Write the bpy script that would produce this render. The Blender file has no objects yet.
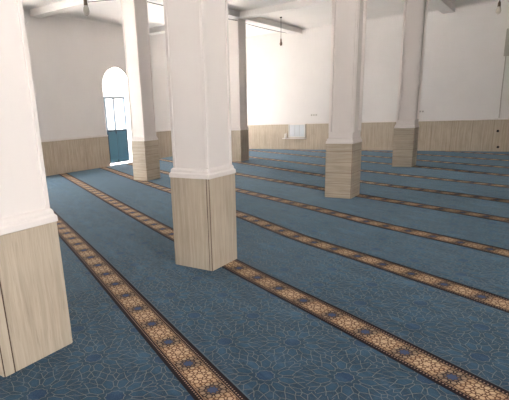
import bpy, bmesh, math, random
from mathutils import Vector, Matrix
random.seed(7)
C = bpy.context.scene.collection
PI = math.pi

# ------------------------------------------------------------------ room measures (metres)
XL, XR, YN, YF = -11.675, 4.8, -2.8, 17.60     # left wall, right wall, near wall, far wall
ZC, ZB = 4.43, 4.26                           # ceiling, underside of the beams
DADO = 1.015
ANG = 0.49067                                   # the carpet rows run at this angle to the building
DS = Vector((math.cos(ANG), -math.sin(ANG), 0)); DN = Vector((math.sin(ANG), math.cos(ANG), 0))

# ------------------------------------------------------------------ node helper
class N:
    def __init__(s, name):
        s.m = bpy.data.materials.new(name); s.m.use_nodes = True
        s.t = s.m.node_tree; s.n = s.t.nodes; s.l = s.t.links
        s.b = s.n['Principled BSDF']
    def node(s, typ, **kw):
        x = s.n.new(typ)
        for k, v in kw.items(): setattr(x, k, v)
        return x
    def put(s, sock, v):
        if isinstance(v, bpy.types.NodeSocket): s.l.new(v, sock)
        else: sock.default_value = v
    def M(s, op, a, b=None, c=None, clamp=False):
        x = s.node('ShaderNodeMath', operation=op, use_clamp=clamp)
        s.put(x.inputs[0], a)
        if b is not None: s.put(x.inputs[1], b)
        if c is not None: s.put(x.inputs[2], c)
        return x.outputs[0]
    def mix(s, f, a, b):
        x = s.node('ShaderNodeMix', data_type='RGBA'); x.clamp_factor = True
        s.put(x.inputs[0], f); s.put(x.inputs[6], a); s.put(x.inputs[7], b)
        return x.outputs[2]
    def noise(s, vec, scale, detail=3, rough=.5):
        x = s.node('ShaderNodeTexNoise'); s.put(x.inputs['Vector'], vec)
        x.inputs['Scale'].default_value = scale; x.inputs['Detail'].default_value = detail
        x.inputs['Roughness'].default_value = rough
        return x.outputs[0]
    def mapping(s, vec, scale=(1, 1, 1), loc=(0, 0, 0)):
        x = s.node('ShaderNodeMapping'); s.put(x.inputs['Vector'], vec)
        x.inputs['Scale'].default_value = scale; x.inputs['Location'].default_value = loc
        return x.outputs[0]
    def coord(s, which='Object'): return s.node('ShaderNodeTexCoord').outputs[which]
    def pos(s): return s.node('ShaderNodeNewGeometry').outputs['Position']
    def sep(s, vec):
        x = s.node('ShaderNodeSeparateXYZ'); s.put(x.inputs[0], vec); return x.outputs
    def comb(s, a, b, c=0.0):
        x = s.node('ShaderNodeCombineXYZ'); s.put(x.inputs[0], a); s.put(x.inputs[1], b); s.put(x.inputs[2], c)
        return x.outputs[0]
    def step(s, lo, hi, v):          # smooth ramp 0..1
        x = s.node('ShaderNodeMapRange', interpolation_type='SMOOTHSTEP'); s.put(x.inputs[0], v)
        x.inputs[1].default_value = lo; x.inputs[2].default_value = hi
        return x.outputs[0]
    def below(s, v, t, soft): return s.M('SUBTRACT', 1.0, s.step(t - soft, t + soft, v))
    def seg(s, x, y, a, b):          # distance from (x,y) to the segment a-b
        dx, dy = b[0] - a[0], b[1] - a[1]; L2 = dx * dx + dy * dy
        px = s.M('SUBTRACT', x, a[0]); py = s.M('SUBTRACT', y, a[1])
        t = s.M('ADD', s.M('MULTIPLY', px, dx / L2), s.M('MULTIPLY', py, dy / L2), clamp=True)
        ex = s.M('SUBTRACT', px, s.M('MULTIPLY', t, dx)); ey = s.M('SUBTRACT', py, s.M('MULTIPLY', t, dy))
        return s.M('SQRT', s.M('ADD', s.M('MULTIPLY', ex, ex), s.M('MULTIPLY', ey, ey)))
    def segs(s, x, y, lst):
        d = None
        for a, b in lst:
            e = s.seg(x, y, a, b); d = e if d is None else s.M('MINIMUM', d, e)
        return d
    def wrap(s, v, period, off=0.0):  # v -> [-period/2, period/2)
        return s.M('SUBTRACT', s.M('MULTIPLY', s.M('FRACT', s.M('ADD', s.M('DIVIDE', s.M('SUBTRACT', v, off), period), 0.5)), period), period / 2)
    def fold(s, x, y, n):            # fold the plane n times round the origin
        r = s.M('SQRT', s.M('ADD', s.M('MULTIPLY', x, x), s.M('MULTIPLY', y, y)))
        a = s.M('ARCTAN2', y, x)
        w = 2 * PI / n
        f = s.M('ABSOLUTE', s.wrap(a, w))
        return r, s.M('MULTIPLY', r, s.M('COSINE', f)), s.M('MULTIPLY', r, s.M('SINE', f))
    def bump(s, h, strength=.3, dist=.01):
        x = s.node('ShaderNodeBump'); x.inputs['Strength'].default_value = strength; x.inputs['Distance'].default_value = dist
        s.put(x.inputs['Height'], h); s.l.new(x.outputs[0], s.b.inputs['Normal'])
    def fin(s, col, rough=.6, spec=.4, metal=0):
        s.put(s.b.inputs['Base Color'], col); s.put(s.b.inputs['Roughness'], rough)
        s.b.inputs['Specular IOR Level'].default_value = spec; s.b.inputs['Metallic'].default_value = metal
        return s.m

def rgb(r, g, b):
    f = lambda c: (c / 255) / 12.92 if c <= 10 else (((c / 255) + .055) / 1.055) ** 2.4
    return (f(r), f(g), f(b), 1)

def plain(name, col, rough=.6, spec=.4, metal=0, vary=.06, scale=9):
    k = N(name); n = k.noise(k.coord(), scale, 3)
    d = tuple(c * (1 - vary) for c in col[:3]) + (1,)
    return k.fin(k.mix(n, d, col), rough, spec, metal)

# wall paint: warm white with faint roller mottling and scuffs
def paint(name, col, rough=.62):
    k = N(name); p = k.pos()
    n = k.noise(p, 1.1, 4, .6); n2 = k.noise(k.mapping(p, (6, 6, 1.2)), 3, 3)
    c = k.mix(k.step(.35, .75, n), col, tuple(v * .965 for v in col[:3]) + (1,))
    c = k.mix(k.M('MULTIPLY', k.step(.55, .8, n2), .25), c, tuple(v * .93 for v in col[:3]) + (1,))
    k.bump(k.noise(p, 60, 2), .08, .002)
    return k.fin(c, rough, .35)
WALL = paint('wall_paint', rgb(229, 225, 222))
COLP = paint('column_paint', rgb(231, 223, 218), .5)
CEIL = paint('ceiling_paint', rgb(232, 228, 224), .7)

# cream travertine; the vein direction differs from column to column
def stone(name, axis, joints=0.0, col=(196, 182, 163), dark=(175, 160, 141), jdir='u'):
    k = N(name); p = k.pos(); s = k.sep(p)
    u = k.M('ADD', s[0], s[1]); z = s[2]
    a, b = (u, z) if axis == 'z' else (z, u)       # a: across the veins
    warp = k.M('MULTIPLY', k.noise(k.comb(k.M('MULTIPLY', a, 4), k.M('MULTIPLY', b, 1.2)), 1.0, 2), .06)
    v = k.comb(k.M('ADD', a, warp), k.M('MULTIPLY', b, .045), 0.0)
    n1 = k.noise(v, 26, 4, .65); n2 = k.noise(v, 95, 3, .6); n3 = k.noise(p, 2.2, 3)
    c = k.mix(k.step(.34, .68, n1), rgb(*dark), rgb(*col))
    c = k.mix(k.M('MULTIPLY', k.step(.56, .72, n2), .45), c, rgb(*[int(q * .80) for q in dark]))
    c = k.mix(k.M('MULTIPLY', k.step(.4, .7, n3), .3), c, rgb(*[min(255, int(q * 1.05)) for q in col]))
    if joints:
        w = k.M('ABSOLUTE', k.wrap(u if jdir == 'u' else z, joints, .07))
        c = k.mix(k.M('MULTIPLY', k.below(w, .0032, .0015), .7), c, rgb(110, 92, 72))
    k.bump(n2, .05, .002)
    return k.fin(c, .42, .35)
ST_V = stone('travertine_upright_veins', 'z')
ST_H = stone('travertine_level_veins', 'h', .19, jdir='z')
ST_W = stone('travertine_wall_slabs', 'z', .60)
GROUT = plain('dark_joint', rgb(80, 58, 44), .9)

# carpet ground : ten-fold star lattice in thin tan lines on blue, UV in metres
def carpet_mat():
    k = N('blue_star_carpet'); uv = k.sep(k.coord('UV')); u, v = uv[0], uv[1]
    PU, PV = .524, .808
    ax, ay = k.wrap(u, PU, -2.429), k.wrap(v, PV, .76)
    bx, by = k.wrap(u, PU, -2.167), k.wrap(v, PV, .356)
    la = k.M('ADD', k.M('MULTIPLY', ax, ax), k.M('MULTIPLY', ay, ay)); lb = k.M('ADD', k.M('MULTIPLY', bx, bx), k.M('MULTIPLY', by, by))
    pick = k.M('LESS_THAN', la, lb)
    lerp = lambda p, q: k.M('ADD', k.M('MULTIPLY', pick, p), k.M('MULTIPLY', k.M('SUBTRACT', 1.0, pick), q))
    x, y = k.M('DIVIDE', lerp(ax, bx), 1.05), k.M('DIVIDE', lerp(ay, by), 1.05)
    r, fx, fy = k.fold(x, y, 10)
    t = math.tan(PI / 10); R = .2525
    pl = lambda rr, deg: (rr * math.cos(math.radians(deg)), rr * math.sin(math.radians(deg)))
    hub = [(pl(.060, 0), pl(.052, 18))]
    petal = [(pl(.078, 0), pl(.106, 13.5)), (pl(.106, 13.5), pl(.160, 12)), (pl(.160, 12), pl(.196, 0)),
             (pl(.160, 12), pl(.178, 18)), (pl(.106, 13.5), pl(.098, 18))]
    outer = [(pl(.196, 0), pl(.2525, 7)), (pl(.178, 18), pl(.236, 13)), (pl(.2525, 7), pl(.236, 13)), (pl(.236, 13), pl(.262, 18)),
             (pl(.2525, 7), pl(.30, 5))]
    dh = k.segs(fx, fy, hub); dp = k.segs(fx, fy, petal); do = k.segs(fx, fy, outer)
    d = k.M('MINIMUM', dh, k.M('MINIMUM', dp, do))
    line = k.below(d, .0019, .0013)
    halo = k.below(d, .010, .004)
    # cells: hub and petals brighter blue
    inhub = k.below(r, .055, .003)
    # petal interior
    a_ok = k.below(k.M('DIVIDE', fy, fx), math.tan(math.radians(12.2)), .01)
    inpet = k.M('MULTIPLY', k.M('MULTIPLY', k.step(.084, .10, r), k.below(r, .178, .006)), a_ok)
    inout = k.M('MULTIPLY', k.step(.20, .212, r), k.below(r, .30, .01))
    base = rgb(29, 48, 65); cell = rgb(28, 55, 78); light = rgb(32, 62, 84); deep = rgb(20, 46, 78)
    c = k.mix(k.M('MULTIPLY', inout, .6), base, cell); c = k.mix(inpet, c, light); c = k.mix(inhub, c, deep)
    dots = k.M('MULTIPLY', k.step(.60, .72, k.noise(k.comb(u, v), 150, 1)), k.M('SUBTRACT', 1.0, k.M('MAXIMUM', inpet, inhub)))
    c = k.mix(k.M('MULTIPLY', dots, .5), c, rgb(96, 98, 96))
    c = k.mix(k.M('MULTIPLY', halo, .35), c, rgb(30, 42, 54))
    c = k.mix(k.M('MULTIPLY', line, .80), c, rgb(124, 120, 114))
    # brushed pile: streaky highlights and shading put into the colour, crossing the row
    w = k.noise(k.comb(k.M('MULTIPLY', u, 1.0), k.M('MULTIPLY', v, 3.2)), 1.9, 5, .6)
    w2 = k.noise(k.comb(u, k.M('MULTIPLY', v, 1.3)), 7.0, 5, .65)
    c = k.mix(k.M('MULTIPLY', k.step(.45, .75, w), .30), c, rgb(62, 96, 124))
    c = k.mix(k.M('MULTIPLY', k.step(.50, .70, w2), .36), c, rgb(62, 92, 116))
    c = k.mix(k.M('MULTIPLY', k.below(w2, .42, .08), .34), c, rgb(18, 34, 50))
    c = k.mix(k.M('MULTIPLY', k.below(w, .40, .08), .30), c, rgb(22, 38, 54))
    k.bump(k.M('ADD', k.M('MULTIPLY', k.noise(k.comb(u, v), 260, 2), .3), k.M('MULTIPLY', w, 2.0)), .55, .012)
    k.b.inputs['Sheen Weight'].default_value = .34; k.b.inputs['Sheen Roughness'].default_value = .45
    k.b.inputs['Sheen Tint'].default_value = rgb(170, 205, 225)
    return k.fin(c, .85, .15)
def band_mat():
    k = N('tan_medallion_band'); uv = k.sep(k.coord('UV')); u, v = uv[0], uv[1]
    P = .331
    x1 = k.wrap(u, P, -2.066); x2 = k.wrap(u, P, -2.066 + P / 2)
    pick = k.M('LESS_THAN', k.M('ABSOLUTE', x1), P / 4)
    x = k.M('ADD', k.M('MULTIPLY', pick, x1), k.M('MULTIPLY', k.M('SUBTRACT', 1.0, pick), x2))
    r, fx, fy = k.fold(x, v, 8)
    pl = lambda rr, deg: (rr * math.cos(math.radians(deg)), rr * math.sin(math.radians(deg)))
    L = [(pl(.037, 0), pl(.0225, 22.5)), (pl(.040, 0), pl(.050, 17)), (pl(.050, 17), pl(.072, 14)), (pl(.072, 14), pl(.083, 0)),
         (pl(.072, 14), pl(.080, 22.5)), (pl(.050, 17), pl(.044, 22.5)), (pl(.083, 0), pl(.12, 8)), (pl(.080, 22.5), pl(.105, 16))]
    d = k.segs(fx, fy, L)
    line = k.below(d, .0034, .0014)
    tan_ = rgb(180, 149, 118); pale = rgb(214, 188, 156); dk = rgb(40, 30, 28); steel = rgb(66, 80, 112)
    inst = k.below(k.M('ADD', fx, k.M('MULTIPLY', fy, 1.7)), .036, .003)
    c = k.mix(k.M('MULTIPLY', k.below(r, .072, .006), .5), tan_, pale)
    near = k.M('MULTIPLY', pick, k.below(k.M('ABSOLUTE', x1), .062, .018))
    c = k.mix(k.M('MULTIPLY', near, .55), c, rgb(78, 62, 62))
    c = k.mix(line, c, k.mix(near, rgb(98, 68, 50), dk))
    # blue star with a dusky ring on every other centre
    c = k.mix(k.M('MULTIPLY', k.M('MULTIPLY', pick, k.below(r, .048, .006)), .5), c, rgb(58, 48, 54))
    c = k.mix(k.M('MULTIPLY', pick, inst), c, steel)
    av = k.M('ABSOLUTE', v)
    # guard borders: dark with a chain of pinkish dots, then a fine line
    ch = k.M('SUBTRACT', av, .097)
    cu = k.wrap(u, .021, 0.0)
    dd = k.M('SQRT', k.M('ADD', k.M('MULTIPLY', cu, cu), k.M('MULTIPLY', ch, ch)))
    dot = k.below(dd, .0050, .0015)
    g = k.mix(dot, rgb(34, 25, 28), rgb(160, 128, 112))
    c = k.mix(k.step(.075, .077, av), c, g)
    c = k.mix(k.M('MULTIPLY', k.below(k.M('ABSOLUTE', k.M('SUBTRACT', av, .0815)), .0020, .001), .8), c, rgb(176, 140, 110))
    c = k.mix(k.step(.116, .118, av), c, rgb(28, 24, 30))
    fz = k.noise(k.comb(u, v), 320, 2)
    c = k.mix(k.M('MULTIPLY', k.step(.5, .8, fz), .22), c, rgb(70, 50, 40))
    k.bump(fz, .35, .004)
    return k.fin(c, .85, .15)
CARPET, BAND = carpet_mat(), band_mat()
SEAM = plain('seam_tape', rgb(80, 94, 104), .9)
SCREED = plain('cement_screed', rgb(60, 80, 96), .9)
BLUE = plain('blue_door_enamel', rgb(88, 138, 162), .35, .5)
BLUEF = plain('grey_blue_door_frame', rgb(62, 84, 102), .4, .5)
DARK = plain('dark_rubber', rgb(38, 34, 32), .6)
BRASS = plain('lamp_holder', rgb(120, 104, 88), .5, .5)
BULB = plain('milky_lamp_glass', rgb(206, 200, 188), .25, .5)
PLASTIC = plain('white_plastic', rgb(226, 222, 216), .35, .5)
GREYB = plain('grey_sheet_metal', rgb(178, 171, 163), .45, .5)
PALE = plain('pale_glossy_panel', rgb(214, 218, 222), .15, .6)
CONC = plain('sunlit_paving', rgb(210, 207, 203), .8, vary=.1, scale=1.5)

def glass():
    k = N('clear_window_glass'); k.n.remove(k.b)
    tr = k.node('ShaderNodeBsdfTransparent'); gl = k.node('ShaderNodeBsdfGlossy'); gl.inputs['Roughness'].default_value = .02
    mx = k.node('ShaderNodeMixShader'); mx.inputs[0].default_value = .06
    k.l.new(tr.outputs[0], mx.inputs[1]); k.l.new(gl.outputs[0], mx.inputs[2])
    k.l.new(mx.outputs[0], k.n['Material Output'].inputs[0]); return k.m
GLASS = glass()

# ------------------------------------------------------------------ mesh helpers
def box(bm, x0, x1, y0, y1, z0, z1, bev=0.0):
    t = bmesh.new()
    vs = [t.verts.new(p) for p in [(x0, y0, z0), (x1, y0, z0), (x1, y1, z0), (x0, y1, z0), (x0, y0, z1), (x1, y0, z1), (x1, y1, z1), (x0, y1, z1)]]
    for f in [(0, 3, 2, 1), (4, 5, 6, 7), (0, 1, 5, 4), (1, 2, 6, 5), (2, 3, 7, 6), (3, 0, 4, 7)]: t.faces.new([vs[i] for i in f])
    if bev: bmesh.ops.bevel(t, geom=list(t.edges), offset=bev, segments=2, affect='EDGES', profile=.5)
    me = bpy.data.meshes.new('t'); t.to_mesh(me); t.free(); bm.from_mesh(me); bpy.data.meshes.remove(me)
def tube(bm, pts, rad, seg=10):
    pts = [Vector(p) for p in pts]; rings = []
    for i, p in enumerate(pts):
        d = (pts[min(i + 1, len(pts) - 1)] - pts[max(i - 1, 0)]).normalized()
        up = Vector((0, 0, 1)) if abs(d.z) < .9 else Vector((1, 0, 0))
        a = d.cross(up).normalized(); b = d.cross(a)
        rr = rad[i] if isinstance(rad, (list, tuple)) else rad
        rings.append([bm.verts.new(p + (a * math.cos(2 * PI * j / seg) + b * math.sin(2 * PI * j / seg)) * rr) for j in range(seg)])
    for q, w in zip(rings, rings[1:]):
        for j in range(seg): bm.faces.new((q[j], q[(j + 1) % seg], w[(j + 1) % seg], w[j]))
    bm.faces.new(rings[0][::-1]); bm.faces.new(rings[-1])
def sqloft(bm, prof, hx, hy, cx=0, cy=0):   # square mitred moulding: prof = [(offset outwards, z)]
    rings = []
    for o, z in prof:
        rings.append([bm.verts.new((cx + sx * (hx + o), cy + sy * (hy + o), z)) for sx, sy in ((-1, -1), (1, -1), (1, 1), (-1, 1))])
    for q, w in zip(rings, rings[1:]):
        for j in range(4): bm.faces.new((q[j], q[(j + 1) % 4], w[(j + 1) % 4], w[j]))
    bm.faces.new(rings[0][::-1]); bm.faces.new(rings[-1])
def obj(name, bm, mat, parent=None, smooth=False):
    bmesh.ops.recalc_face_normals(bm, faces=bm.faces)
    me = bpy.data.meshes.new(name); bm.to_mesh(me); bm.free(); me.materials.append(mat)
    if smooth:
        for p in me.polygons: p.use_smooth = True
    o = bpy.data.objects.new(name, me); C.objects.link(o)
    if parent is not None:
        o.parent = parent
    return o
def structure(o): o['kind'] = 'structure'; return o
def thing(name, label, cat, loc=(0, 0, 0), group=None):
    o = bpy.data.objects.new(name, None); C.objects.link(o); o.location = loc; o.empty_display_size = .1
    o['label'] = label; o['category'] = cat
    if group: o['group'] = group
    return o
def tag(o, label, cat, group=None):
    o['label'] = label; o['category'] = cat
    if group: o['group'] = group
    return o
def one(name, fn, mat):
    bm = bmesh.new(); fn(bm); return obj(name, bm, mat)

# ------------------------------------------------------------------ shell
def arch_profile(y0, y1, zs, z0=-.02, n=20):
    r = (y1 - y0) / 2; c = (y0 + y1) / 2
    return [(y0, z0), (y1, z0)] + [(c + r * math.cos(PI * i / n), zs + r * math.sin(PI * i / n)) for i in range(n + 1)]
def prism(bm, prof, x0, x1, axis='x'):
    f = (lambda a, p: (a, p[0], p[1])) if axis == 'x' else (lambda a, p: (p[0], a, p[1]))
    A = [bm.verts.new(f(x0, p)) for p in prof]; B = [bm.verts.new(f(x1, p)) for p in prof]
    n = len(prof)
    for i in range(n): bm.faces.new((A[i], A[(i + 1) % n], B[(i + 1) % n], B[i]))
    bm.faces.new(A[::-1]); bm.faces.new(B)
def cut(o, cutters):
    for c in cutters:
        m = o.modifiers.new('cut', 'BOOLEAN'); m.object = c; m.operation = 'DIFFERENCE'; m.solver = 'EXACT'
    bpy.context.view_layer.update()
    me = bpy.data.meshes.new_from_object(o.evaluated_get(bpy.context.evaluated_depsgraph_get()))
    o.modifiers.clear(); o.data = me
def make_cutters(profs, x0, x1, axis='x'):
    out = []
    for p in profs:
        bm = bmesh.new(); prism(bm, p, x0, x1, axis); out.append(obj('cutter', bm, WALL))
    return out
def drop(cs):
    for c in cs: bpy.data.objects.remove(c, do_unlink=True)

T = .28
structure(one('floor', lambda b: box(b, XL - T, XR + T, YN - T, YF + T, -.20, -.012), SCREED))
structure(one('ceiling', lambda b: box(b, XL - T, XR + T, YN - T, YF + T, ZC, ZC + .3), CEIL))
structure(one('wall_far', lambda b: box(b, XL - T, XR + T, YF, YF + T, -.012, ZC), WALL))
structure(one('wall_right', lambda b: box(b, XR, XR + T, YN, YF, -.012, ZC), WALL))
DOORS = [(5.10, 7.20, 2.20), (10.90, 12.14, 2.50), (14.35, 16.55, 2.2)]     # three arched doorways in the left wall
profs = [arch_profile(*d) for d in DOORS]
cs = make_cutters(profs, XL - T - .1, XL + .1)
wl = structure(one('wall_left', lambda b: box(b, XL - T, XL, YN, YF, -.012, ZC), WALL))
cut(wl, cs)
NEARW = [(-1.9, -.8)]                 # tall windows behind the camera
nprof = [[(a, .9), (b, .9), (b, 3.3), (a, 3.3)] for a, b in NEARW]
cn = make_cutters(nprof, YN - T - .1, YN + .1, 'y')
cr = make_cutters([[(-1.6, .9), (1.8, .9), (1.8, 3.3), (-1.6, 3.3)]], XR - .1, XR + T + .1)
wr = bpy.data.objects['wall_right']; cut(wr, cr); drop(cr)
wn = structure(one('wall_near', lambda b: box(b, XL - T, XR + T, YN - T, YN, -.012, ZC), WALL))
cut(wn, cn); drop(cn)

# stone dado round the walls, with its white cap strip
dl = structure(one('trim_1', lambda b: box(b, XL, XL + .025, YN, YF, 0, DADO - .05), ST_W)); cut(dl, cs)
cl = structure(one('trim_2', lambda b: box(b, XL, XL + .04, YN, YF - .04, DADO - .05, DADO, .008), COLP)); cut(cl, cs)
drop(cs)
structure(one('trim_3', lambda b: box(b, XL + .025, XR - .025, YF - .025, YF, 0, DADO - .035), ST_W))
structure(one('trim_4', lambda b: box(b, XL, XR, YF - .04, YF, DADO - .035, DADO, .006), COLP))
structure(one('trim_5', lambda b: box(b, XR - .025, XR, YN, YF, 0, DADO), ST_W))
# beams
n = 6
for y0 in (1.50, 3.83, 8.56, 13.10):
    structure(one('trim_%d' % n, lambda b: box(b, XL, XR, y0, y0 + .34, ZB, ZC + .01, .006), CEIL)); n += 1
for x0 in (-8.20, -3.08, 2.3):
    structure(one('trim_%d' % n, lambda b: box(b, x0, x0 + .34, YN, YF, ZB + .004, ZC + .01, .006), CEIL)); n += 1
# plaster cove where the ceiling meets the walls
def cove(bm, a, b, inward):
    prof = [(0, -.05), (.012, -.045), (.02, -.03), (.035, -.012), (.05, 0), (0, 0)]
    a, b, w = Vector(a), Vector(b), Vector(inward)
    A = [bm.verts.new(a + w * p[0] + Vector((0, 0, p[1]))) for p in prof]; B = [bm.verts.new(b + w * p[0] + Vector((0, 0, p[1]))) for p in prof]
    for i in range(6): bm.faces.new((A[i], A[(i + 1) % 6], B[(i + 1) % 6], B[i]))
    bm.faces.new(A[::-1]); bm.faces.new(B)
def coves(bm):
    cove(bm, (XL, YN, ZC), (XL, YF, ZC), (1, 0, 0)); cove(bm, (XL, YF, ZC), (XR, YF, ZC), (0, -1, 0)); cove(bm, (XR, YN, ZC), (XR, YF, ZC), (-1, 0, 0))
structure(one('trim_%d' % n, coves, CEIL))

# ground outside
structure(one('floor_outside', lambda b: box(b, XL - 40, XL - T - .01, YN - 30, YF + 20, -.35, -.15), CONC))
structure(one('floor_terrace', lambda b: box(b, XL - T - .01, XR + 20, YN - 30, YN - T - .01, -.35, -.15), CONC))

structure(one('wall_glare_block', lambda b: (box(b, -14.1, -13.9, 12.7, 14.7, -.15, 3.5, .01), box(b, -14.16, -13.84, 12.65, 14.75, 3.5, 3.56, .01)), plain('grey_glare_block', rgb(112, 112, 112), .9)))  # added wall, only there to dim the overbright view through the blue door

# ------------------------------------------------------------------ doors in the left wall
def arch_frame(bm, y0, y1, zs, x0, x1, w):
    P = arch_profile(y0, y1, zs, .0)[1:]; P = [(y1, 0)] + P[1:] + [(y0, 0)]
    c = (y0 + y1) / 2; s = (y1 - y0 - 2 * w) / (y1 - y0)
    Q = [((p[0] - c) * s + c, p[1] if p[1] <= zs else zs + (p[1] - zs) * s) for p in P]
    vs = [[bm.verts.new((x, q[0], q[1])) for q in L] for x in (x0, x1) for L in (P, Q)]
    A, B, Cc, D = vs
    for i in range(len(P) - 1):
        bm.faces.new((A[i], A[i + 1], B[i + 1], B[i])); bm.faces.new((Cc[i], D[i], D[i + 1], Cc[i + 1]))
        bm.faces.new((A[i], Cc[i], Cc[i + 1], A[i + 1])); bm.faces.new((B[i], B[i + 1], D[i + 1], D[i]))
    for i in (0, -1): bm.faces.new((A[i], B[i], D[i], Cc[i]))
def make_door(idx, y0, y1, zs, leaf0, leaf1):
    d = bpy.data.objects.new('door_%d' % idx, None); C.objects.link(d); d['kind'] = 'structure'
    X0 = XL - .16; X1 = X0 + .05
    bm = bmesh.new(); arch_frame(bm, y0 + .002, y1 - .002, zs, X0 - .01, X1 + .01, .018)
    box(bm, X0, X1, y0 + .02, y1 - .02, zs + .04, zs + .058)
    obj('door_frame', bm, PLASTIC, d)
    bm = bmesh.new()                                   # glass fan light
    r = (y1 - y0) / 2 - .02; c = (y0 + y1) / 2
    prism(bm, [(c - r, 2.22)] + [(c + r, 2.22)] + [(c + r * math.cos(PI * i / 16), zs + r * math.sin(PI * i / 16)) for i in range(17)], X0 + .02, X0 + .026)
    obj('fan_light', bm, GLASS, d)
    a, b = leaf0, leaf1; w = .05
    bm = bmesh.new()                                   # leaf frame
    for yy in (a, (a + b) / 2 - w / 2 - .06, b - w): box(bm, X0, X1, yy, yy + w, .05, 2.2, .004)
    for zz in (.05, 1.10, 2.2 - w): box(bm, X0 + .002, X1 - .002, a, b, zz, zz + w, .004)
    obj('leaf_frame', bm, BLUEF, d)
    bm = bmesh.new(); box(bm, X0 + .012, X1 - .004, a + .01, b - .01, .06, 1.12, .004)
    for yy in (a + w + .04, (a + b) / 2 + .02):
        box(bm, X1 - .006, X1 + .004, yy, yy + (b - a) / 2 - .14, .16, 1.02, .005)
    obj('lower_panel', bm, BLUE, d)
    bm = bmesh.new(); box(bm, X0 + .02, X0 + .026, a + w, b - w, 1.14, 2.2 - w); obj('pane', bm, GLASS, d)
    bm = bmesh.new(); box(bm, X1, X1 + .03, b - .036, b - .012, 1.16, 1.20, .004); tube(bm, [(X1 + .03, b - .024, 1.18), (X1 + .035, b - .10, 1.18)], .008)
    obj('door_handle', bm, PLASTIC, d)
    return d
make_door(1, *DOORS[1], 11.02, 11.95)
make_door(2, *DOORS[0], 5.12, 6.10)
make_door(3, *DOORS[2], 14.37, 15.35)
for i, (a, b) in enumerate(NEARW):
    w = bpy.data.objects.new('window_%d' % (i + 1), None); C.objects.link(w); w['kind'] = 'structure'
    Y0 = YN - .18
    bm = bmesh.new()
    for xx in (a, (a + b) / 2 - .025, b - .05): box(bm, xx, xx + .05, Y0, Y0 + .06, .9, 3.3)
    for zz in (.9, 2.5, 3.25): box(bm, a, b, Y0 + .002, Y0 + .058, zz, zz + .05)
    obj('window_frame', bm, PLASTIC, w)
    bm = bmesh.new(); box(bm, a + .05, b - .05, Y0 + .025, Y0 + .031, .95, 3.25); obj('pane', bm, GLASS, w)

w = bpy.data.objects.new('window_3', None); C.objects.link(w); w['kind'] = 'structure'
bm = bmesh.new()
for yy in (-1.6, .075, 1.75): box(bm, XR + .12, XR + .18, yy, yy + .05, .9, 3.3)
for zz in (.9, 2.5, 3.25): box(bm, XR + .122, XR + .178, -1.6, 1.8, zz, zz + .05)
obj('window_frame', bm, PLASTIC, w)
bm = bmesh.new(); box(bm, XR + .145, XR + .151, -1.55, 1.75, .95, 3.25); obj('pane', bm, GLASS, w)

# ------------------------------------------------------------------ carpet rows
def curve(pts):
    def f(t):
        if t <= pts[0][0]: return pts[0][1]
        for (a, p), (b, q) in zip(pts, pts[1:]):
            if t <= b:
                s = (t - a) / (b - a); s = s * s * (3 - 2 * s); return p + (q - p) * s
        return pts[-1][1]
    return f
BANDS = {-3: curve([(0, -2.82)]), -2: curve([(0, -1.52)]), -1: curve([(0, -.22)]),
 0: curve([(-8.4, 1.062), (-5.2, 1.085), (-2.1, 1.072)]),
 1: curve([(-14.3, 2.385), (-5.8, 2.312), (-4.1, 2.346), (-2.2, 2.381)]),
 2: curve([(-15.1, 3.80), (-9.2, 3.717), (-6.5, 3.70), (-4.5, 3.605), (-3.3, 3.648), (-2, 3.672)]),
 3: curve([(-9.6, 4.85), (-8.4, 4.88), (-5.85, 4.912), (-4.9, 4.90), (-2.8, 4.996)]),
 4: curve([(-10.6, 6.186), (-6.8, 6.27), (-3.7, 6.426)]),
 5: curve([(-13.2, 7.63), (-7.5, 7.51), (-4.5, 7.66)]),
 6: curve([(-8.9, 8.83), (-5.3, 8.98)]), 7: curve([(0, 10.33)]), 8: curve([(0, 11.55)]), 9: curve([(0, 12.90)]), 10: curve([(0, 14.22)]), 11: curve([(0, 15.52)]), 12: curve([(0, 16.82)])}
HB, SE = .137, .012
def strip(name, lo, hi, z0, z1, mat, uvf, parent=None, t0=-20.0, t1=6.2, dt=.25, cols=1):
    bm = bmesh.new(); nT = int((t1 - t0) / dt); uvl = bm.loops.layers.uv.new('UVMap')
    grid = []
    for i in range(nT + 1):
        t = t0 + i * dt; a, b = lo(t), hi(t); row = []
        for j in range(cols + 1):
            v = a + (b - a) * j / cols
            row.append(bm.verts.new(DS * t + DN * v + Vector((0, 0, z1))))
        grid.append(row)
    for i in range(nT):
        for j in range(cols):
            bm.faces.new((grid[i][j], grid[i + 1][j], grid[i + 1][j + 1], grid[i][j + 1]))
    e = .002
    for co, no in (((XL + e, 0, 0), (-1, 0, 0)), ((XR - e, 0, 0), (1, 0, 0)), ((0, YN + e, 0), (0, -1, 0)), ((0, YF - e, 0), (0, 1, 0))):
        bmesh.ops.bisect_plane(bm, geom=bm.verts[:] + bm.edges[:] + bm.faces[:], plane_co=co, plane_no=no, clear_outer=True)
    if not bm.faces: bm.free(); return None
    r = bmesh.ops.extrude_face_region(bm, geom=bm.faces[:])
    for v in [g for g in r['geom'] if isinstance(g, bmesh.types.BMVert)]: v.co.z = z0
    bmesh.ops.recalc_face_normals(bm, faces=bm.faces)
    for f in bm.faces:
        for l in f.loops:
            p = l.vert.co; t = p.dot(DS); l[uvl].uv = uvf(t, p.dot(DN))
    if parent: bm.transform(RINV)
    me = bpy.data.meshes.new(name); bm.to_mesh(me); bm.free(); me.materials.append(mat)
    o = bpy.data.objects.new(name, me); C.objects.link(o)
    if parent: o.parent = parent
    return o
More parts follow.
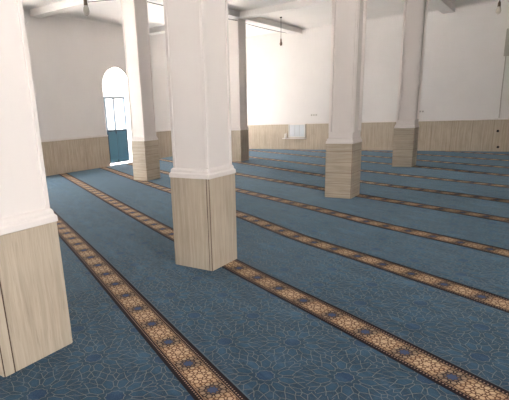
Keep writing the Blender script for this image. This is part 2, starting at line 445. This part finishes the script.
ROWLAB = {
 -2: 'blue star-patterned carpet row behind the camera, the second one behind it',
 -1: 'blue star-patterned carpet row just behind and under the camera, before the nearest column',
 0: 'blue carpet row under the nearest column, ending at the tan band at bottom left',
 1: 'blue carpet row across the foreground, its tan band meeting the foot of the middle column',
 2: 'blue carpet row just beyond the middle column, its band starting at the blue door',
 3: 'blue carpet row fourth from the camera, its band reappearing right of the middle column',
 4: 'blue carpet row whose tan band passes right behind the foot of the banded stone column',
 5: 'blue carpet row sixth from the camera, behind the foot of the banded stone column',
 6: 'blue carpet row seventh from the camera, just in front of the small far right column',
 7: 'blue carpet row passing under the foot of the small far right column',
 8: 'blue carpet row behind the small far right column, ninth from the camera',
 9: 'thin sliver of blue carpet row meeting the far wall at a slant',
 10: 'farthest but one blue carpet row, only a sliver along the far wall',
 11: 'farthest blue carpet row in view, by the far wall at the right edge',
 12: 'last blue carpet row in the far right corner of the hall'}
for i in range(-2, 13):
    lo, hi = BANDS[i - 1], BANDS[i]
    Lo = (lambda f: lambda t: f(t) + HB + SE)(lo); Hi = (lambda f: lambda t: f(t) - HB)(hi)
    org = DN * ((lo(-6) + hi(-6)) / 2 + HB) + DS * -6
    root = thing('carpet_row', ROWLAB[i], 'carpet', org, 'rows of prayer carpet'); root.rotation_euler = (0, 0, -ANG)
    RINV = (Matrix.Translation(org) @ Matrix.Rotation(-ANG, 4, 'Z')).inverted()
    g = strip('carpet_field', Lo, Hi, -.012, 0, CARPET, (lambda f: lambda t, v: (t, v - f(t)))(BANDS[i - 1]), root)
    b = strip('patterned_band', Hi, (lambda f: lambda t: f(t) + HB)(hi), -.012, .0008, BAND, (lambda f, h: lambda t, v: ((t - h) / 1.062, (v - f(t)) / 1.09))(hi, {0: 0, 1: -.088, 2: -.06}.get(i, .07 * i)), root)
    if b: b['label'] = 'tan band with blue medallions and dark dotted edges'
    s = strip('seam', (lambda f: lambda t: f(t) + HB)(hi), (lambda f: lambda t: f(t) + HB + SE)(hi), -.012, -.0008, SEAM, lambda t, v: (t, v), root)
    if s: s['label'] = 'grey seam line along the band'
    if not g: bpy.data.objects.remove(root)

# ------------------------------------------------------------------ columns
def make_column(x, y, sx, sy, h, label, mat, joints, framed=False):
    cx, cy = x - sx / 2, y + sy / 2; hx, hy = sx / 2, sy / 2
    root = thing('column', label, 'column', (cx, cy, 0), 'square white columns with stone bases')
    z0 = .001
    bm = bmesh.new(); box(bm, -hx + .0065, hx - .0065, -hy + .0065, hy - .0065, z0, h - .002)
    core = obj('base_core', bm, GROUT, root)
    t = .006
    g = .010
    for k in range(4):                       # four cladding faces, split by thin joints
        vertical = k in (0, 2); W = hx if vertical else hy; D = hy if vertical else hx
        cutp = joints.get(k)
        spans = [(-W + g, W - g)] if cutp is None else [(-W + g, cutp - g / 2), (cutp + g / 2, W - g)]
        for a, b in spans:
            bm = bmesh.new()
            if k == 0: box(bm, a, b, -D, -D + t, z0, h, .0015)
            elif k == 1: box(bm, D - t, D, a, b, z0, h, .0015)
            elif k == 2: box(bm, a, b, D - t, D, z0, h, .0015)
            else: box(bm, -D, -D + t, a, b, z0, h, .0015)
            obj('stone_slab', bm, mat, root)
    # plaster collar
    bm = bmesh.new()
    in_ = .028; so = .006
    sqloft(bm, [(-.03, h + .001), (0, h + .001), (.003, h + .006), (.001, h + .040), (-.006, h + .050), (-.012, h + .055), (-.013, h + .075), (-.020, h + .090), (-in_ - .004, h + .100), (-.06, h + .100)], hx, hy)
    obj('collar_moulding', bm, COLP, root)
    # shaft with raised border strips round sunk panels
    bm = bmesh.new(); ax, ay = hx - in_, hy - in_; zt = ZB - .001; zb = h + .098; d = .032 if framed else .010; w = .05 if framed else .034
    box(bm, -ax + d, ax - d, -ay + d, ay - d, zb, zt)
    for qx in (-1, 1):
        for qy in (-1, 1):
            xx = sorted((qx * ax, qx * (ax - w))); yy = sorted((qy * ay, qy * (ay - w)))
            box(bm, xx[0], xx[1], yy[0], yy[1], zb, zt, .004)
    for zz in ((zb, zb + (.10 if framed else .004)), (zt - .10, zt)):
        box(bm, -ax + w, ax - w, -ay, ay, zz[0], zz[1]); box(bm, -ax, ax, -ay + w, ay - w, zz[0], zz[1])
    # raised half-round bead along the inner edge of the border strips, and a line above the foot rail
    bw, bo = (.022, .014) if framed else (.011, .003)
    for q in (-1, 1):
        for r in (-1, 1):
            xa, xb = sorted((q * (ax - w), q * (ax - w + bw))); ya, yb = sorted((r * (ay + bo), r * (ay - .01)))
            box(bm, xa, xb, ya, yb, zb + (.09 if framed else 0), zt - .10, .004)
            ya, yb = sorted((q * (ay - w), q * (ay - w + bw))); xa, xb = sorted((r * (ax + bo), r * (ax - .01)))
            box(bm, xa, xb, ya, yb, zb + (.09 if framed else 0), zt - .10, .004)
        if not framed: continue
        ya, yb = sorted((q * (ay + bo), q * (ay - .01))); box(bm, -ax + w - bw, ax - w + bw, ya, yb, zb + .09, zb + .09 + bw, .004)
        xa, xb = sorted((q * (ax + bo), q * (ax - .01))); box(bm, xa, xb, -ay + w - bw, ay - w + bw, zb + .09, zb + .09 + bw, .004)
    for v in bm.verts: v.co.x += so
    obj('shaft', bm, COLP, root)
    return root
make_column(-2.656, 1.389, .49, .559, .920, 'nearest square white column at the left edge, its grey-beige stone base cropped by the frame', ST_V, {1: -.20})
make_column(-2.642, 3.751, .503, .498, .957, 'large square white column in the middle foreground standing on the second tan band', ST_V, {0: .215})
make_column(-7.983, 8.662, .479, .507, .969, 'square white column beside the blue arched door, shaded on its right face', ST_H, {})
make_column(-7.919, 13.098, .49, .517, .985, 'narrow-looking far column with bright left face, right of the middle column, meeting the ceiling beams', ST_V, {})
make_column(-2.671, 8.154, .489, .494, .961, 'square white column right of centre with level bands in its stone base', ST_H, {}, True)
make_column(-2.678, 12.934, .505, .473, .986, 'smallest far right column with banded stone base near the far wall', ST_H, {}, True)

# little hook on the nearest column
hk = one('wall_hook', lambda b: (tube(b, [(0, 0, 0), (0, .012, 0), (0, .03, -.004), (0, .042, .004)], [.012, .008, .007, .006], 8), box(b, -.014, .014, -.006, 0, -.018, .018, .003)), PLASTIC)
hk.location = (-2.72, 1.389 + .559 - .032 + .007, 2.175)
tag(hk, 'tiny white hook on the edge of the nearest column, high up', 'hook')

# ------------------------------------------------------------------ wall fittings
def socket(x, z, k, w, label):
    root = thing('wall_socket', label, 'socket', (x, YF - .001 - (.026 if z < DADO - .05 else 0), z), 'sockets on the far wall')
    bm = bmesh.new(); box(bm, -w / 2, w / 2, -.012, 0, -.045, .045, .004); obj('cover_plate', bm, PLASTIC, root)
    for i in range(k):
        xx = (i - (k - 1) / 2) * (w / k)
        bm = bmesh.new(); tube(bm, [(xx, -.011, 0), (xx, -.016, 0)], .027, 14); obj('socket_hole', bm, GREYB, root)
    return root
socket(-7.325, 1.309, 3, .28, 'triple white wall socket above the stone dado, left of the column with banded stone base')
socket(-3.52, 1.307, 3, .26, 'triple white wall socket just right of the far right column')
def outlet(x, z, label):
    o = one('pipe_outlet', lambda b: (tube(b, [(0, 0, 0), (0, -.012, 0)], [.040, .036], 16), tube(b, [(0, -.012, 0), (0, -.03, 0)], .018, 12)), DARK)
    o.location = (x, YF - .027, z); tag(o, label, 'pipe outlet', 'outlets under the conduit')
outlet(-1.19, .635, 'upper dark pipe outlet in the stone dado at far right')
outlet(-1.135, .14, 'lower dark pipe outlet near the carpet at far right')
def conduit(b): tube(b, [(-1.225, YF - .022, 2.84), (-1.218, YF - .022, 2.0), (-1.205, YF - .022, DADO + .02)], .016, 10)
tag(one('conduit_pipe', conduit, GREYB), 'thin grey conduit running down the far wall at the right edge', 'pipe')
cb = thing('wall_box', 'grey metal box on the far wall above the conduit at the right edge', 'box', (-.98, YF - .001, 3.20))
bm = bmesh.new(); box(bm, -.30, .30, -.14, 0, -.36, .40, .01); obj('casing', bm, GREYB, cb)
bm = bmesh.new(); box(bm, -.26, .26, -.152, -.141, -.32, .36, .006); obj('door', bm, GREYB, cb)
# pale glossy framed panels and a ledge on the dado
ht = thing('wall_inset', 'small pale glossy hatch with a white ledge in the far stone dado', 'inset', (-8.13, YF - .026, .45))
bm = bmesh.new(); box(bm, -.50, .52, -.075, 0, -.03, .0, .006); obj('ledge', bm, COLP, ht)
bm = bmesh.new()
for a, b, c, d in ((-.24, .48, .02, .06), (-.24, .48, .50, .53), (-.24, -.20, .02, .53), (.44, .48, .02, .53)): box(bm, a, b, -.045, 0, c, d, .004)
obj('frame', bm, PLASTIC, ht)
for a, b in ((-.195, .02), (.03, .225), (.235, .435)):
    bm = bmesh.new(); box(bm, a, b, -.03, -.004, .06, .50, .006); obj('panel', bm, PALE, ht)
bm = bmesh.new(); tube(bm, [(-.36, -.03, .001), (-.36, -.03, .16), (-.34, -.03, .19)], [.05, .045, .02], 12)
fl = obj('white_flask', bm, PLASTIC); fl.location = ht.location; tag(fl, 'small shiny white bottle on the ledge of the hatch', 'bottle')

# ------------------------------------------------------------------ hanging lamps and cables
def lamp(x, y, top, zb, s, label, cfl=True, glassmat=None):
    root = thing('pendant_lamp', label, 'lamp', (x, y, top), 'bare pendant bulbs')
    L = top - zb
    bm = bmesh.new(); tube(bm, [(0, 0, 0), (.004, 0, -L * .5), (0, 0, -L + .10 * s)], .007, 8); tube(bm, [(0, 0, 0), (0, 0, -.03)], [.04, .03], 14); obj('cord', bm, DARK, root)
    bm = bmesh.new(); tube(bm, [(0, 0, -L + .12 * s), (0, 0, -L + .09 * s), (0, 0, -L + .02 * s)], [.012, .026 * s, .030 * s], 14); obj('bulb_holder', bm, BRASS, root)
    bm = bmesh.new(); tube(bm, [(0, 0, -L + .02 * s), (0, 0, -L - .01 * s), (0, 0, -L - .05 * s), (0, 0, -L - .09 * s), (0, 0, -L - .115 * s)], [.024 * s, .038 * s, .046 * s, .040 * s, .016 * s], 16)
    obj('bulb', bm, glassmat or BULB, root, True)
lamp(-7.19, 6.50, ZC, 3.55, 1.25, 'bare bulb hanging near the ceiling at upper left, over the blue door side')
lamp(-7.37, 14.85, ZC, 3.68, .95, 'small dark bulb on a long cord before the far wall', glassmat=BRASS)
lamp(-1.39, 15.7, ZC, 3.94, 1.35, 'pale bulb hanging at the top right corner')
def sag(a, b, s, n=16):
    a, b = Vector(a), Vector(b)
    return [a.lerp(b, i / n) - Vector((0, 0, s * 4 * (i / n) * (1 - i / n))) for i in range(n + 1)]
cg = 'cables strung below the ceiling'
tag(one('cable', lambda b: tube(b, sag((-8.02, 9.135, 4.15), (-7.96, 13.132, 4.20), .02), .009, 6), DARK), 'thin dark cable strung between the two left-hand columns', 'cable', cg)
tag(one('cable', lambda b: tube(b, sag((-7.96, 13.58, 4.175), (-8.48, YF, 4.36), .02), .009, 6), DARK), 'thin dark cable from the far left column to the far wall', 'cable', cg)
tag(one('cable', lambda b: tube(b, sag((-7.25, 6.62, 3.66), (-8.32, 8.68, 4.19), .0), .008, 6), DARK), 'thin dark cable from the upper left bulb to the column beside the door', 'cable', cg)

# ------------------------------------------------------------------ light
W = bpy.data.worlds.new('sky'); bpy.context.scene.world = W; W.use_nodes = True
bg = W.node_tree.nodes['Background']; bg.inputs[0].default_value = (1.0, .985, .97, 1); bg.inputs[1].default_value = 10.0
def sun(energy, direction):
    l = bpy.data.lights.new('sun', 'SUN'); l.energy = energy; l.angle = .01; l.color = (1, .97, .95)
    o = bpy.data.objects.new('sun', l); C.objects.link(o)
    o.rotation_euler = Vector(direction).to_track_quat('-Z', 'Y').to_euler()
sun(72, (0, -.45, -1))
def portal(loc, sx, sy, direction):
    l = bpy.data.lights.new('sky_portal', 'AREA'); l.shape = 'RECTANGLE'; l.size = sx; l.size_y = sy; l.cycles.is_portal = True
    o = bpy.data.objects.new('sky_portal', l); C.objects.link(o); o.location = loc
    o.rotation_euler = Vector(direction).to_track_quat('-Z', 'Z').to_euler()
for y0, y1, zs in DOORS: portal((XL - T - .02, (y0 + y1) / 2, 1.6), y1 - y0, 3.2, (1, 0, 0))
portal((XR + T + .02, .1, 2.1), 3.4, 2.4, (-1, 0, 0))
for a, b in NEARW: portal(((a + b) / 2, YN - T - .02, 2.1), b - a, 2.4, (0, 1, 0))

# ------------------------------------------------------------------ camera
cam = bpy.data.cameras.new('camera'); co = bpy.data.objects.new('camera', cam); C.objects.link(co)
cam.sensor_fit = 'HORIZONTAL'; cam.sensor_width = 36; cam.lens = 465.8426 * 36 / 509; cam.clip_start = .05; cam.clip_end = 200
cam.shift_x = (254.5 - 207.1329) / 509; cam.shift_y = (243.6588 - 200) / 509      # the photograph is an off-centre crop
yaw, pit, roll = .6235032, .2755888, -.0435406
fwd = Vector((-math.sin(yaw) * math.cos(pit), math.cos(yaw) * math.cos(pit), -math.sin(pit)))
right = Vector((math.cos(yaw), math.sin(yaw), 0)); up = right.cross(fwd)
r2 = right * math.cos(roll) + up * math.sin(roll); u2 = -right * math.sin(roll) + up * math.cos(roll)
co.matrix_world = Matrix(((r2.x, u2.x, -fwd.x, 0), (r2.y, u2.y, -fwd.y, 0), (r2.z, u2.z, -fwd.z, 1.6), (0, 0, 0, 1)))
S = bpy.context.scene; S.camera = co
S.view_settings.view_transform = 'Standard'; S.view_settings.look = 'None'; S.view_settings.exposure = 0.98; S.view_settings.gamma = 1
S.cycles.max_bounces = 14; S.cycles.diffuse_bounces = 10; S.cycles.transparent_max_bounces = 12
S.cycles.sample_clamp_indirect = 80
